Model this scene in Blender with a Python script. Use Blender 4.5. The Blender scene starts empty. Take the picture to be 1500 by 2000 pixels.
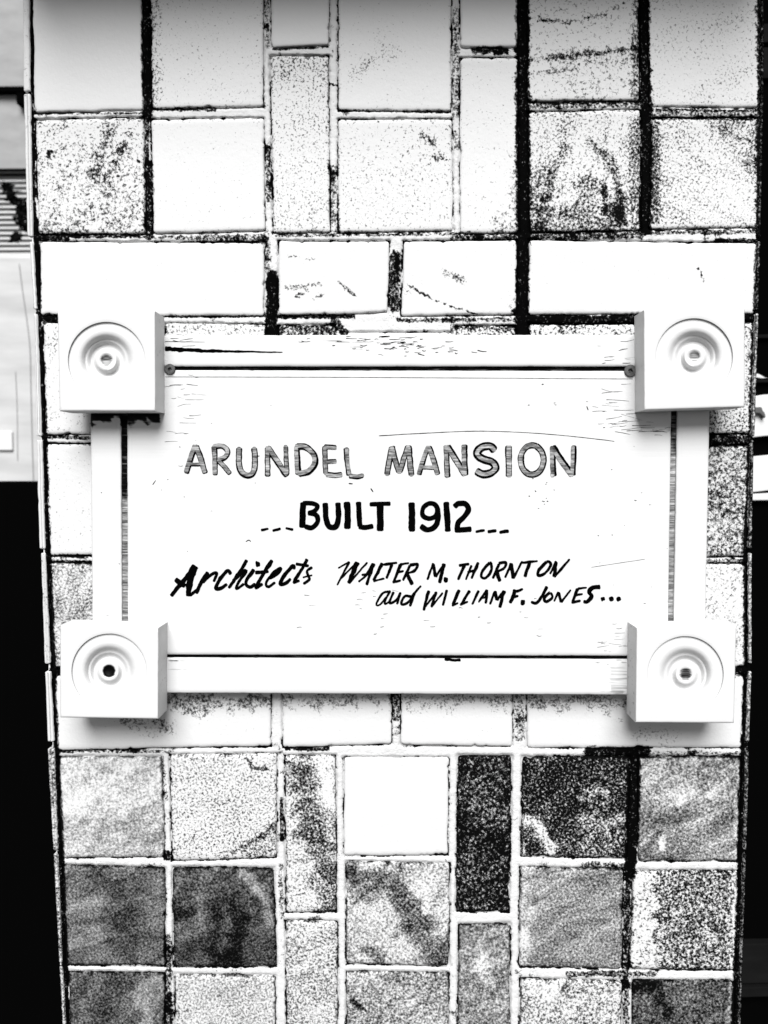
import bpy, math, random
import numpy as np
from mathutils import Euler, Vector, Matrix

random.seed(7)
scene = bpy.context.scene
COL = scene.collection

# ------------------------------------------------------------------ camera
CAM = Vector((0.0, -0.675, 1.25))
ROT = Euler((math.radians(90 - 3.1), 0.0, math.radians(1.15)), 'XYZ')
F = 1500.0                                   # focal length in photo pixels (photo 1500 x 2000)
cd = bpy.data.cameras.new("camera")
cam = bpy.data.objects.new("camera", cd); COL.objects.link(cam)
cam.location = CAM; cam.rotation_euler = ROT
cd.sensor_fit = 'VERTICAL'; cd.sensor_height = 36.0; cd.lens = 36.0 * F / 2000.0
cd.clip_start = 0.02; cd.clip_end = 200.0
cd.dof.use_dof = True; cd.dof.focus_distance = 0.665; cd.dof.aperture_fstop = 9.0
scene.camera = cam

# ------------------------------------------------------------------ light
SUN_EL, SUN_ANG = math.radians(43), math.radians(36)
world = bpy.data.worlds.new("World"); scene.world = world; world.use_nodes = True
wn = world.node_tree; wn.nodes.clear()
sky = wn.nodes.new('ShaderNodeTexSky'); sky.sky_type = 'NISHITA'; sky.sun_disc = False
sky.sun_elevation = SUN_EL; sky.sun_rotation = math.radians(180)
bw = wn.nodes.new('ShaderNodeRGBToBW')       # black-and-white photograph: neutral sky light
bg = wn.nodes.new('ShaderNodeBackground'); bg.inputs['Strength'].default_value = 0.05
wo = wn.nodes.new('ShaderNodeOutputWorld')
wn.links.new(sky.outputs[0], bw.inputs[0]); wn.links.new(bw.outputs[0], bg.inputs[0]); wn.links.new(bg.outputs[0], wo.inputs[0])
sl = bpy.data.lights.new("sun", 'SUN'); sl.energy = 4.0; sl.angle = SUN_ANG; sl.color = (1, 1, 1)
sun = bpy.data.objects.new("sun", sl); COL.objects.link(sun)
sun.location = (0, -4, 5)
sun.rotation_euler = (math.radians(90) - SUN_EL, 0, 0)   # from behind the camera, high
vs = scene.view_settings
vs.view_transform = 'Standard'; vs.look = 'None'; vs.gamma = 1.0; vs.use_curve_mapping = False
vs.exposure = 0.74

# ------------------------------------------------------------------ helpers
RM = np.array(ROT.to_matrix())
CV = np.array(CAM)
def P(u, v, d):
    """photo pixel -> world points on the upright plane standing d metres in front of the tile face"""
    u = np.asarray(u, float); v = np.asarray(v, float); d = np.asarray(d, float)
    u, v, d = np.broadcast_arrays(u, v, d)
    r = np.stack([(u - 750) / F, -(v - 1000) / F, -np.ones_like(u)], -1) @ RM.T
    t = (-d - CV[1]) / r[..., 1]
    return CV + r * t[..., None]

def vnoise(x, y, seed=0):
    x = np.asarray(x, float); y = np.asarray(y, float)
    xi = np.floor(x).astype(np.int64); yi = np.floor(y).astype(np.int64)
    fx = x - xi; fy = y - yi
    fx = fx * fx * (3 - 2 * fx); fy = fy * fy * (3 - 2 * fy)
    def h(a, b):
        n = (a * 374761393 + b * 668265263 + seed * 1442695041) & 0xffffffff
        n = ((n ^ (n >> 13)) * 1274126177) & 0xffffffff
        return ((n ^ (n >> 16)) & 0xffff) / 65535.0
    return (h(xi, yi) * (1 - fx) + h(xi + 1, yi) * fx) * (1 - fy) + (h(xi, yi + 1) * (1 - fx) + h(xi + 1, yi + 1) * fx) * fy
def fbm(x, y, seed=0, o=4):
    s = 0; a = 0.5; tot = 0
    for k in range(o):
        s = s + a * vnoise(np.asarray(x) * 2 ** k, np.asarray(y) * 2 ** k, seed + k * 17); tot += a; a *= 0.55
    return s / tot

def wloc(o):
    l = Vector(o.location)
    while o.parent: o = o.parent; l += o.location
    return l
def mesh_obj(name, verts, faces, mats, parent=None, attrs=None, smooth=True, mat_idx=None):
    verts = np.asarray(verts, float)
    c = (verts.min(0) + verts.max(0)) / 2
    me = bpy.data.meshes.new(name)
    me.from_pydata((verts - c).tolist(), [], [list(f) for f in faces])
    for m in (mats if isinstance(mats, (list, tuple)) else [mats]): me.materials.append(m)
    if smooth: me.polygons.foreach_set('use_smooth', [True] * len(me.polygons))
    if mat_idx is not None: me.polygons.foreach_set('material_index', mat_idx)
    for k, val in (attrs or {}).items():
        a = me.attributes.new(k, 'FLOAT', 'POINT')
        a.data.foreach_set('value', np.broadcast_to(np.asarray(val, np.float32), (len(verts),)).copy())
    me.update()
    o = bpy.data.objects.new(name, me); COL.objects.link(o)
    o.location = Vector(c)
    if parent:
        o.location = Vector(c) - wloc(parent); o.parent = parent
    return o
def empty(name, loc, label, cat):
    o = bpy.data.objects.new(name, None); COL.objects.link(o); o.location = loc
    o.empty_display_size = 0.05; o['label'] = label; o['category'] = cat
    return o
def box_vf(p0, p1):
    x0, y0, z0 = p0; x1, y1, z1 = p1
    v = [(x0,y0,z0),(x1,y0,z0),(x1,y1,z0),(x0,y1,z0),(x0,y0,z1),(x1,y0,z1),(x1,y1,z1),(x0,y1,z1)]
    f = [(0,3,2,1),(4,5,6,7),(0,1,5,4),(1,2,6,5),(2,3,7,6),(3,0,4,7)]
    return v, f
def box(name, p0, p1, mat, parent=None, bev=0.0, **kw):
    v, f = box_vf(p0, p1)
    o = mesh_obj(name, v, f, mat, parent, smooth=False, **kw)
    if bev:
        m = o.modifiers.new('bevel', 'BEVEL'); m.width = bev; m.segments = 2
    return o

# ------------------------------------------------------------------ materials
def toned(name, fine, cloud, white=0.55, black=0.0012, bump=0.0, rough=0.75, spec=0.04, fine_detail=3, bump_scale=None):
    """albedo follows the surface's own 'tone' (worn paint / stone) broken up by grain noise; monochrome"""
    m = bpy.data.materials.new(name); m.use_nodes = True
    nt = m.node_tree; N = nt.nodes; L = nt.links
    b = N['Principled BSDF']; b.inputs['Roughness'].default_value = rough; b.inputs['Specular IOR Level'].default_value = spec
    def att(n):
        a = N.new('ShaderNodeAttribute'); a.attribute_type = 'GEOMETRY'; a.attribute_name = n; return a.outputs['Fac']
    def math_(op, a, c, d=None):
        n = N.new('ShaderNodeMath'); n.operation = op
        for i, q in enumerate((a, c, d)):
            if q is None: continue
            if isinstance(q, (int, float)): n.inputs[i].default_value = q
            else: L.new(q, n.inputs[i])
        return n.outputs[0]
    geo = N.new('ShaderNodeNewGeometry')
    cmb = N.new('ShaderNodeCombineXYZ'); sd = att('seed')
    L.new(math_('MULTIPLY', sd, 3.17), cmb.inputs[0]); L.new(math_('MULTIPLY', sd, 1.37), cmb.inputs[1]); L.new(math_('MULTIPLY', sd, 2.71), cmb.inputs[2])
    add = N.new('ShaderNodeVectorMath'); add.operation = 'ADD'; L.new(geo.outputs['Position'], add.inputs[0]); L.new(cmb.outputs[0], add.inputs[1])
    rot = N.new('ShaderNodeVectorRotate'); rot.rotation_type = 'Y_AXIS'
    L.new(add.outputs[0], rot.inputs['Vector']); L.new(att('ang'), rot.inputs['Angle'])
    def noise(vec, detail, rough_, dist=0.0):
        mp = N.new('ShaderNodeVectorMath'); mp.operation = 'MULTIPLY'; mp.inputs[1].default_value = vec
        L.new(rot.outputs[0], mp.inputs[0])
        t = N.new('ShaderNodeTexNoise'); t.inputs['Scale'].default_value = 1.0; t.inputs['Detail'].default_value = detail
        t.inputs['Roughness'].default_value = rough_; t.inputs['Distortion'].default_value = dist
        L.new(mp.outputs[0], t.inputs['Vector']); return t.outputs['Fac']
    nf = noise(fine, fine_detail, 0.65); nc = noise(cloud, 5, 0.6, 0.6)
    v = math_('MULTIPLY_ADD', math_('SUBTRACT', nf, 0.5), att('amp'), att('tone'))
    v = math_('MULTIPLY_ADD', math_('SUBTRACT', nc, 0.5), att('cloud'), v)
    v = math_('MULTIPLY_ADD', math_('SUBTRACT', v, 0.5), att('gain'), 0.5)
    v = N_clamp(N, L, v)
    v = math_('POWER', v, 2.2)
    v = math_('MULTIPLY_ADD', v, white - black, black)
    L.new(v, b.inputs['Base Color'])
    if bump:
        bp = N.new('ShaderNodeBump'); bp.inputs['Strength'].default_value = bump; bp.inputs['Distance'].default_value = 0.001
        L.new(noise(bump_scale or fine, 4, 0.6), bp.inputs['Height']); L.new(bp.outputs[0], b.inputs['Normal'])
    return m
def N_clamp(N, L, v):
    c = N.new('ShaderNodeClamp'); L.new(v, c.inputs[0]); return c.outputs[0]
def plain(name, g, rough=0.7, spec=0.2, var=0.0, scale=(5, 5, 5)):
    m = bpy.data.materials.new(name); m.use_nodes = True
    nt = m.node_tree; N = nt.nodes; L = nt.links; b = N['Principled BSDF']
    b.inputs['Roughness'].default_value = rough; b.inputs['Specular IOR Level'].default_value = spec
    b.inputs['Base Color'].default_value = (g, g, g, 1)
    if var:
        geo = N.new('ShaderNodeNewGeometry'); mp = N.new('ShaderNodeVectorMath'); mp.operation = 'MULTIPLY'; mp.inputs[1].default_value = scale
        t = N.new('ShaderNodeTexNoise'); t.inputs['Scale'].default_value = 1; t.inputs['Detail'].default_value = 5
        r = N.new('ShaderNodeMapRange'); r.inputs['From Min'].default_value = 0.3; r.inputs['From Max'].default_value = 0.7
        r.inputs['To Min'].default_value = g * (1 - var); r.inputs['To Max'].default_value = g
        L.new(geo.outputs['Position'], mp.inputs[0]); L.new(mp.outputs[0], t.inputs['Vector']); L.new(t.outputs['Fac'], r.inputs[0]); L.new(r.outputs[0], b.inputs['Base Color'])
    return m

M_STONE = toned('slate_tile', (470, 470, 470), (26, 26, 62), bump=0.3, bump_scale=(260, 260, 260), rough=0.8)
M_MORTAR = toned('mortar', (420, 420, 420), (70, 70, 70), white=0.54, bump=0.7, rough=0.95, spec=0.02)
M_WOOD = toned('white_painted_wood', (14, 200, 520), (5, 60, 110), white=0.56, bump=0.14, bump_scale=(9, 120, 300), rough=0.6, spec=0.12)
M_GROOVE = toned('raw_wood_groove', (60, 300, 700), (40, 40, 90), white=0.55, bump=1.0, bump_scale=(20, 20, 420), rough=0.9)
M_GREY = toned('worn_grey_paint', (110, 300, 800), (50, 60, 260), white=0.5, rough=0.7)
M_BLACK = plain('black_sign_paint', 0.0012, 0.8, 0.0)
M_DARK = plain('black_timber', 0.0012, 0.9, 0.0)
M_CORE = plain('pillar_core', 0.04, 0.95, 0.0, 0.4, (30, 30, 30))
M_STEEL = plain('dull_steel', 0.10, 0.5, 0.3, 0.6, (400, 400, 400))
M_PALE = plain('pale_panel', 0.5, 0.6, 0.2, 0.28, (3, 3, 14))
M_WHITE = plain('white_enamel', 0.57, 0.4, 0.3)
M_DIM = plain('dark_grey_paint', 0.008, 0.8, 0.0, 0.3, (20, 20, 60))
M_MID = plain('mid_grey_paint', 0.30, 0.7, 0.1, 0.2, (8, 8, 20))
M_LEAF = plain('dark_leaf', 0.004, 0.8, 0.0)
M_GROUND = plain('paving', 0.06, 0.9, 0.1, 0.4, (4, 4, 4))
M_SEAM = plain('seam_shadow_line', 0.24, 0.8, 0.0)

# ------------------------------------------------------------------ dirt and veins (photo pixel strokes)
# (points, half width, strength, softness)
DIRT = [
 ([(285,-160),(286,120),(289,225)], 8, .95, 6), ([(302,-100),(305,200)], 8, .28, 7), ([(289,225),(287,320)], 3.5, .7, 3), ([(290,320),(292,462)], 6, .85, 5),
 ([(1021,-160),(1020,200),(1022,460),(1019,655)], 11, 1.0, 7), ([(1015,300),(1010,455)], 10, .35, 12), ([(1000,455),(985,440)], 16, .38, 26),
 ([(1257,-160),(1257,60),(1262,200),(1262,450)], 9, .95, 5), ([(1245,-100),(1246,60),(1244,200)], 9, .4, 8), ([(1241,240),(1240,440)], 8, .38, 7), ([(1278,245),(1280,430)], 7, .5, 6),
 ([(532,540),(530,655)], 10, .95, 6), ([(522,470),(526,540)], 4, .5, 5), ([(523,290),(527,390)], 4, .6, 5), ([(520,-20),(522,90)], 3, .5, 4),
 ([(772,500),(770,560),(772,600)], 8, .7, 6), ([(790,560),(795,572)], 6, .4, 8),
 ([(1030,209),(1250,205)], 3.5, .55, 5), ([(1268,221),(1482,226)], 4, .55, 5), ([(1030,202),(1248,199)], 2, .8, 2), ([(1268,214),(1482,217)], 2, .7, 2), ([(1275,230),(1482,231)], 2, .7, 3),
 ([(395,464),(515,468)], 6, .62, 7), ([(300,463),(395,465)], 3, .55, 4), ([(76,461),(285,461)], 3, .85, 3), ([(76,464),(130,464)], 6, .9, 4),
 ([(1034,461),(1250,458)], 6, .7, 5), ([(1250,455),(1482,452)], 3, .6, 4), ([(1400,470),(1480,470)], 3, .8, 3), ([(885,462),(1012,463)], 6, .55, 6), ([(540,460),(880,457)], 2, .6, 3),
 ([(545,618),(690,618)], 3, .9, 3), ([(655,630),(672,650)], 7, .75, 6), ([(545,645),(655,645)], 6, .5, 6), ([(1034,624),(1240,624)], 7, .95, 5), ([(780,625),(1010,624)], 3, .6, 4), ([(322,618),(520,618)], 1.8, .7, 2), ([(322,645),(520,640)], 6, .35, 6), ([(885,640),(1005,640)], 4, .4, 5),
 ([(57,-160),(60,200),(65,400),(72,480),(77,640),(85,800),(92,1000),(95,1110),(103,1300),(110,1450),(118,1640),(127,1890),(136,2150)], 4.5, .95, 3),
 ([(1487,-160),(1486,300),(1483,450),(1477,620),(1473,760),(1467,880),(1463,1000),(1459,1100),(1460,1300),(1455,1440),(1450,1560),(1446,1760),(1438,1950),(1432,2150)], 6, .95, 4),
 ([(1239,1470),(1236,1600),(1230,1705)], 9, .97, 6), ([(1228,1705),(1222,1900)], 5, .75, 5), ([(1222,1900),(1224,2100)], 4, .6, 5), ([(1150,1468),(1262,1470)], 7, .85, 8), ([(1262,1472),(1450,1474)], 4, .5, 5),
 ([(549,1560),(552,1640)], 3, .75, 3), ([(549,1690),(550,1790)], 3, .5, 4), ([(1140,1690),(1236,1692)], 4, .6, 5), ([(1110,1902),(1280,1902)], 4, .65, 5),
 ([(328,1830),(329,1885),(330,2100)], 5, .65, 5), ([(326,1668),(330,1676)], 6, .8, 4), ([(317,1480),(325,1560)], 3, .45, 4),
 ([(1385,858),(1465,862)], 9, .85, 6), ([(1385,1096),(1456,1096)], 3, .6, 4), ([(1430,1312),(1460,1312)], 9, .9, 5), ([(1440,620),(1480,622)], 8, .9, 4),
 ([(90,853),(175,856)], 2.5, .75, 3), ([(95,866),(178,868)], 2.5, .5, 3), ([(98,1086),(178,1086)], 2.5, .8, 3), ([(98,1096),(178,1098)], 2.5, .6, 3), ([(84,620),(115,622)], 7, .85, 4), ([(105,1308),(120,1310)], 7, .85, 4),
 ([(772,1350),(775,1400)], 7, .55, 6), ([(1012,1350),(1016,1440)], 7, .5, 6), ([(560,1462),(640,1463)], 3, .8, 3), ([(118,1467),(330,1468)], 2, .6, 3),
 ([(925,95),(985,98)], 5, .85, 8), ([(650,330),(654,455)], 5, .45, 6), ([(889,20),(890,225)], 5, .5, 6), ([(646,165),(656,166)], 2, .8, 2),
 ([(661,216),(880,219)], 1.6, .6, 2), ([(534,96),(640,92)], 1.6, .8, 2), ([(298,213),(420,214)], 2.5, .7, 3), ([(70,222),(280,222)], 1.6, .6, 2),
]
def seg_dist(u, v, pts):
    d = np.full(np.shape(u), 1e9)
    for (x0, y0), (x1, y1) in zip(pts[:-1], pts[1:]):
        dx, dy = x1 - x0, y1 - y0; L2 = dx * dx + dy * dy + 1e-9
        t = np.clip(((u - x0) * dx + (v - y0) * dy) / L2, 0, 1)
        d = np.minimum(d, np.hypot(u - x0 - t * dx, v - y0 - t * dy))
    return d
def strokes(u, v, lst, seed=3, ragged=0.5):
    out = np.zeros(np.shape(u))
    n = fbm(u / 8, v / 8, seed, 4) - 0.5
    for pts, hw, st, soft in lst:
        xs = [p[0] for p in pts]; ys = [p[1] for p in pts]; m = hw + soft * 3
        k = (u > min(xs) - m) & (u < max(xs) + m) & (v > min(ys) - m) & (v < max(ys) + m)
        if not k.any(): continue
        d = seg_dist(u[k], v[k], pts) + n[k] * 2 * ragged * (hw * .6 + soft)
        w = np.clip(1 - (d - hw) / soft, 0, 1); w = w * w * (3 - 2 * w)
        if st >= 0: out[k] = np.maximum(out[k], w * st) if True else 0
        else: out[k] += w * st
    return out

# ------------------------------------------------------------------ slabs (tiles, boards)
def axis_lines(n_px, step):
    e = [0, 1.6, 3.4, 6.0]
    n = max(2, int((n_px - 12) / step))
    mid = list(np.linspace(6.0, n_px - 6.0, n + 1))[1:-1]
    return np.array(e + mid + [n_px - q for q in e[::-1]]) / n_px
def slab(name, quad, d_front, d_back, mat, parent, tone=1.0, amp=1.0, cloud=0.3, gain=2.5, ang=0.0, seed=0, step=5.5,
         wobble=1.6, rc=6.0, relief=0.00025, edge=0.0013, feats=(), dirt=True, tilt=0.0, edge_wear=0.0):
    q = np.array(quad, float)                     # tl, tr, br, bl in photo pixels, at the front plane
    W = (np.linalg.norm(q[1] - q[0]) + np.linalg.norm(q[2] - q[3])) / 2
    H = (np.linalg.norm(q[3] - q[0]) + np.linalg.norm(q[2] - q[1])) / 2
    s = axis_lines(W, step); t = axis_lines(H, step)
    S, T = np.meshgrid(s, t); X = S * W; Y = T * H
    for k in range(4):                            # rounded corners
        cx = rc if k in (0, 3) else W - rc; cy = rc if k in (0, 1) else H - rc
        gx = (X - cx) * (-1 if k in (0, 3) else 1); gy = (Y - cy) * (-1 if k in (0, 1) else 1)
        m = (gx > 0) & (gy > 0)
        mx = np.maximum(gx, gy); ln = np.hypot(gx, gy) + 1e-9
        sc = np.where(m, mx / ln, 1)
        X = np.where(m, cx + (X - cx) * sc, X); Y = np.where(m, cy + (Y - cy) * sc, Y)
    sd = seed * 31 + 5
    def wob(a, k):
        f = (fbm(a / 38, a * 0 + k * 7.3, sd + k, 4) - .5) * 2.6
        chip = np.clip(fbm(a / 9, a * 0 + 3.1 + k, sd + 50 + k, 2) - .68, 0, 1) * 9
        return (f + chip) * wobble
    wl = np.exp(-X / 7); wr = np.exp(-(W - X) / 7); wt = np.exp(-Y / 7); wb = np.exp(-(H - Y) / 7)
    dist = np.minimum(np.minimum(S * W, (1 - S) * W), np.minimum(T * H, (1 - T) * H))
    X2 = X + wob(Y, 0) * wl - wob(Y, 1) * wr
    Y2 = Y + wob(X, 2) * wt - wob(X, 3) * wb
    a = np.clip(X2 / W, -.05, 1.05)[..., None]; b = np.clip(Y2 / H, -.05, 1.05)[..., None]
    pix = (q[0] * (1 - a) + q[1] * a) * (1 - b) + (q[3] * (1 - a) + q[2] * a) * b
    u, v = pix[..., 0], pix[..., 1]
    e = np.clip(1 - dist / 6.0, 0, 1) ** 2
    dep = d_front + (fbm(u / 60, v / 60, sd + 9, 4) - .5) * 2 * relief + tilt * (T - .5) - edge * e
    tn = np.full(u.shape, float(tone))
    for pts, hw, dl, soft in feats:
        d = seg_dist(u, v, pts) + (fbm(u / 16, v / 16, sd + 3, 5) - .5) * 2.4 * (hw * .7 + soft)
        w = np.clip(1 - (d - hw * .6) / (soft + hw * .8), 0, 1); tn += .8 * dl * w * w * (3 - 2 * w)
    if edge_wear: tn -= edge_wear * e * (fbm(u / 12, v / 12, sd + 71, 3) > .52)
    if dirt: tn -= .5 * strokes(u, v, DIRT)
    tn = np.clip(tn, -.2, 1.2)
    pts = P(u, v, dep)
    ny, nx = u.shape
    V = pts.reshape(-1, 3); idx = np.arange(nx * ny).reshape(ny, nx)
    Fq = np.stack([idx[:-1, :-1], idx[1:, :-1], idx[1:, 1:], idx[:-1, 1:]], -1).reshape(-1, 4).tolist()
    ring = np.concatenate([idx[0, :], idx[1:, -1], idx[-1, -2::-1], idx[-2:0:-1, 0]])
    back = V[ring].copy(); back[:, 1] = -d_back
    n0 = len(V); V = np.vstack([V, back]); m = len(ring)
    for i in range(m):
        j = (i + 1) % m
        Fq.append((ring[i], ring[j], n0 + j, n0 + i))
    Fq.append(list(range(n0, n0 + m)))
    tone_all = np.concatenate([tn.ravel(), tn.ravel()[ring]])
    return mesh_obj(name, V, Fq, mat, parent, dict(tone=tone_all, amp=amp, cloud=cloud, gain=gain, ang=ang, seed=float(seed) * .731))

# ------------------------------------------------------------------ the ground and the pillar
g = box('ground', (-6, -3, -0.2), (6, 9, 0.0), M_GROUND); g['kind'] = 'structure'

PX0, PX1 = P(64, 1000, 0)[0], P(1480, 1000, 0)[0]
pillar = empty('tiled_pillar', (float((PX0 + PX1) / 2), 0.25, 0.0),
               'square pillar clad in mottled slate tiles with pale mortar joints, carrying the white sign', 'pillar')
cv = []
for vv, dz in ((-152, 0), (2200, 0)):
    for uu in (72 if vv < 0 else 140, 1474 if vv < 0 else 1424): cv.append(P(uu, vv, -0.0085))
tl, tr, bl, br = cv
V = []
for (l, r) in ((tl, tr), (bl, br)):
    V += [l, r, np.array([r[0], 0.55, r[2]]), np.array([l[0], 0.55, l[2]])]
V += [np.array([p[0], p[1], 0.0]) for p in V[4:8]]
mesh_obj('core', V, [(0,1,2,3),(0,4,5,1),(1,5,6,2),(2,6,7,3),(3,7,4,0),(4,8,9,5),(5,9,10,6),(6,10,11,7),(7,11,8,4),(8,11,10,9)], M_CORE, pillar, smooth=False)
# unseen cap added over the tiled shaft to cast soft shade on its top
zc = float(tl[2])
box('shade_cap', (PX0 - .012, -0.135, zc - .001), (PX1 + .012, 0.66, zc + .09), plain('shade_cap_stone', .3, .9, .1, .3, (20, 20, 20)), pillar, bev=.008)

# quad corners tl, tr, br, bl; tone, grain, cloud, gain, vein angle, features (points, half width, tone change, softness)
T = []
def tile(q, tone, amp=1.3, cloud=.35, gain=2.6, ang=.5, feats=()): T.append((q, tone, amp, cloud, gain, ang, feats))
# row above / top row
tile([(62,-150),(273,-150),(280,214),(68,220)], 1.0, .9, .15)
tile([(293,-150),(514,-150),(514,208),(298,212)], .86, 1.5, .35, 2.6, .9)
tile([(527,-150),(643,-150),(642,87),(531,93)], .97, 1.1, .2)
tile([(661,-150),(881,-150),(880,217),(661,215)], .88, 1.4, .4, 2.6, 1.0, [([(690,155),(770,100)], 10, -.18, 16)])
tile([(896,-150),(1010,-150),(1010,92),(900,92)], 1.05, .8, .1)
tile([(1033,-150),(1246,-150),(1248,196),(1030,198)], .80, 1.5, .45, 2.6, -.15, [([(1040,170),(1240,150)], 30, -.06, 40), ([(1035,36),(1110,44),(1180,28),(1220,5)], 1, -.45, 2), ([(1035,117),(1130,106),(1240,94)], 2, -.35, 4), ([(1035,145),(1120,135)], 1, -.3, 3), ([(1100,115),(1240,108)], 8, -.1, 14)])
tile([(1266,-150),(1484,-150),(1483,210),(1268,208)], .80, 1.5, .4, 2.6, .4)
# second row
tile([(70,235),(280,230),(284,457),(76,457)], .75, 1.7, .5, 2.6, .45, [([(215,250),(185,340)], 6, -.25, 10), ([(250,265),(210,350)], 3, -.25, 8), ([(90,450),(280,450)], 40, -.12, 40), ([(97,298),(93,305)], 2, -.9, 3), ([(270,314),(268,317)], 1, -.8, 2)])
tile([(296,234),(515,231),(517,450),(300,455)], .90, 1.5, .25, 2.6, .5)
tile([(528,110),(641,110),(644,453),(535,455)], .80, 1.9, .25, 2.6, 0, [([(530,130),(640,130)], 14, -.14, 40)])
tile([(661,234),(882,234),(884,450),(661,455)], .84, 1.8, .2, 2.6, 0, [([(828,268),(845,275)], 4, -.4, 6), ([(850,305),(866,308)], 4, -.4, 6)])
tile([(899,114),(1010,114),(1012,455),(899,455)], .88, 1.5, .25, 2.6, 0)
tile([(1031,220),(1250,215),(1250,449),(1034,455)], .74, 1.7, .6, 2.4, 1.3, [([(1045,440),(1150,400),(1180,450)], 24, -.3, 30), ([(1100,290),(1075,355)], 4, -.35, 10), ([(1150,278),(1190,305),(1205,350),(1215,440)], 4, -.35, 8), ([(1180,340),(1182,415)], 2, -.4, 3), ([(1090,395),(1120,380)], 7, .25, 8), ([(1050,450),(1050,340)], 10, -.2, 18)])
tile([(1274,232),(1485,231),(1481,444),(1267,447)], .73, 1.7, .5, 2.5, -.5, [([(1400,240),(1440,244)], 8, -.25, 10), ([(1470,250),(1470,330)], 8, -.2, 16)])
# white band above the sign
tile([(80,473),(515,475),(516,617),(80,615)], 1.0, 1.55, .12, 2.6, .6)
tile([(544,472),(759,472),(757,610),(545,616)], .98, 1.45, .15, 2.6, .6, [([(558,562),(625,556)], 1.5, -.5, 5), ([(578,580),(600,570)], 1.5, -.7, 3), ([(610,585),(628,577)], 1.2, -.7, 3), ([(663,553),(695,578)], 2, -.6, 3), ([(560,500),(620,508)], .6, -.5, 2)])
tile([(788,472),(1009,470),(1008,614),(784,617)], .98, 1.45, .15, 2.6, .6, [([(800,557),(840,583),(900,605),(950,619)], 1.0, -.9, 2), ([(870,530),(905,548)], 3, -.5, 6), ([(1000,600),(1005,612)], 6, -.35, 12)])
tile([(1034,470),(1477,476),(1472,613),(1031,613)], 1.0, 1.6, .14, 2.6, .6, [([(1366,525),(1374,550)], 1.2, -.8, 2)])
# row behind the top of the sign
tile([(86,631),(300,633),(300,846),(90,848)], .76, 1.7, .5, 2.5, .3, [([(86,800),(180,800)], 60, .14, 30)])
tile([(322,632),(518,634),(518,846),(322,846)], .88, 1.4, .3)
tile([(544,636),(654,636),(654,846),(544,846)], .66, 1.8, .4)
tile([(678,650),(882,650),(882,846),(678,846)], .97, 1.1, .2)
tile([(892,637),(1006,637),(1006,846),(892,846)], .66, 2.1, .3)
tile([(1033,634),(1240,634),(1240,846),(1033,846)], .72, 2.1, .3, 2.6, 0, [([(1100,640),(1115,640)], 8, -.3, 12)])
tile([(1262,632),(1473,630),(1466,846),(1262,846)], .66, 2.0, .5, 2.4, .2)
# sides, behind the stiles
tile([(90,868),(300,868),(300,1084),(98,1084)], .95, 1.9, .25)
tile([(1262,874),(1464,870),(1456,1086),(1262,1088)], .58, 1.9, .6, 2.0, .4)
tile([(99,1100),(300,1100),(300,1304),(104,1304)], .66, 1.4, .7, 1.9, 1.2)
tile([(1262,1102),(1456,1102),(1455,1302),(1262,1304)], .80, 1.7, .5, 2.3, .7)
# white band below the sign, stains and soft rail shade painted in its tone
tile([(107,1322),(529,1322),(529,1457),(112,1464)], .93, 1.2, .4, 2.4, .2, [([(330,1372),(525,1368)], 6, -.42, 26), ([(250,1410),(320,1420)], 5, -.35, 22)])
tile([(552,1322),(764,1322),(764,1453),(553,1459)], .95, 1.2, .35, 2.4, .2, [([(560,1365),(760,1362)], 4, -.4, 24)])
tile([(785,1322),(1001,1322),(1000,1457),(783,1455)], .96, 1.2, .35, 2.4, .2, [([(790,1365),(1000,1366)], 4, -.4, 26)])
tile([(1029,1320),(1452,1318),(1447,1459),(1030,1460)], .94, 1.2, .4, 2.4, .2, [([(1040,1368),(1225,1372)], 6, -.42, 26), ([(1260,1430),(1320,1435)], 10, -.25, 20)])
# lower rows
tile([(115,1478),(315,1479),(322,1673),(122,1675)], .72, .9, .6, 1.7, .3, [([(130,1650),(310,1640)], 30, -.1, 30)])
tile([(332,1475),(540,1472),(540,1674),(337,1681)], .74, 2.1, .4, 2.1, .3, [([(440,1673),(500,1640),(540,1610)], 1, -.4, 3), ([(500,1670),(540,1640)], 12, -.18, 14), ([(480,1480),(495,1500),(520,1502)], 1, -.5, 3)])
tile([(557,1476),(655,1475),(657,1780),(559,1781)], .72, 1.7, .5, 2.2, .2, [([(590,1500),(610,1620),(640,1700),(650,1775)], 20, -.3, 18), ([(625,1480),(640,1560)], 8, .2, 14)])
tile([(672,1480),(876,1480),(874,1669),(672,1671)], 1.12, .5, .05)
tile([(895,1476),(999,1476),(993,1780),(891,1780)], .25, 2.4, .5, 1.7, .4, [([(895,1560),(930,1610),(990,1600)], 5, .1, 14), ([(900,1590),(940,1650),(990,1640)], 12, -.15, 16)])
tile([(1020,1478),(1229,1478),(1222,1676),(1018,1672)], .30, 2.3, .6, 1.8, .7, [([(1025,1600),(1050,1612),(1085,1665)], 5, .55, 9), ([(1130,1560),(1165,1548),(1180,1545)], 4, .4, 10), ([(1150,1600),(1215,1605)], 12, .3, 20), ([(1150,1665),(1190,1655)], 5, .25, 12), ([(1020,1650),(1025,1670)], 5, .5, 8)])
tile([(1247,1478),(1447,1478),(1440,1681),(1246,1682)], .56, 1.2, .8, 1.7, .5, [([(1260,1490),(1330,1520)], 24, .14, 30), ([(1290,1640),(1293,1655)], 3, .4, 4), ([(1446,1490),(1440,1680)], 3, .25, 4)])
tile([(124,1690),(322,1695),(322,1886),(130,1884)], .44, 1.0, .7, 1.5, .4, [([(240,1800),(250,1880)], 12, -.1, 30)])
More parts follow.
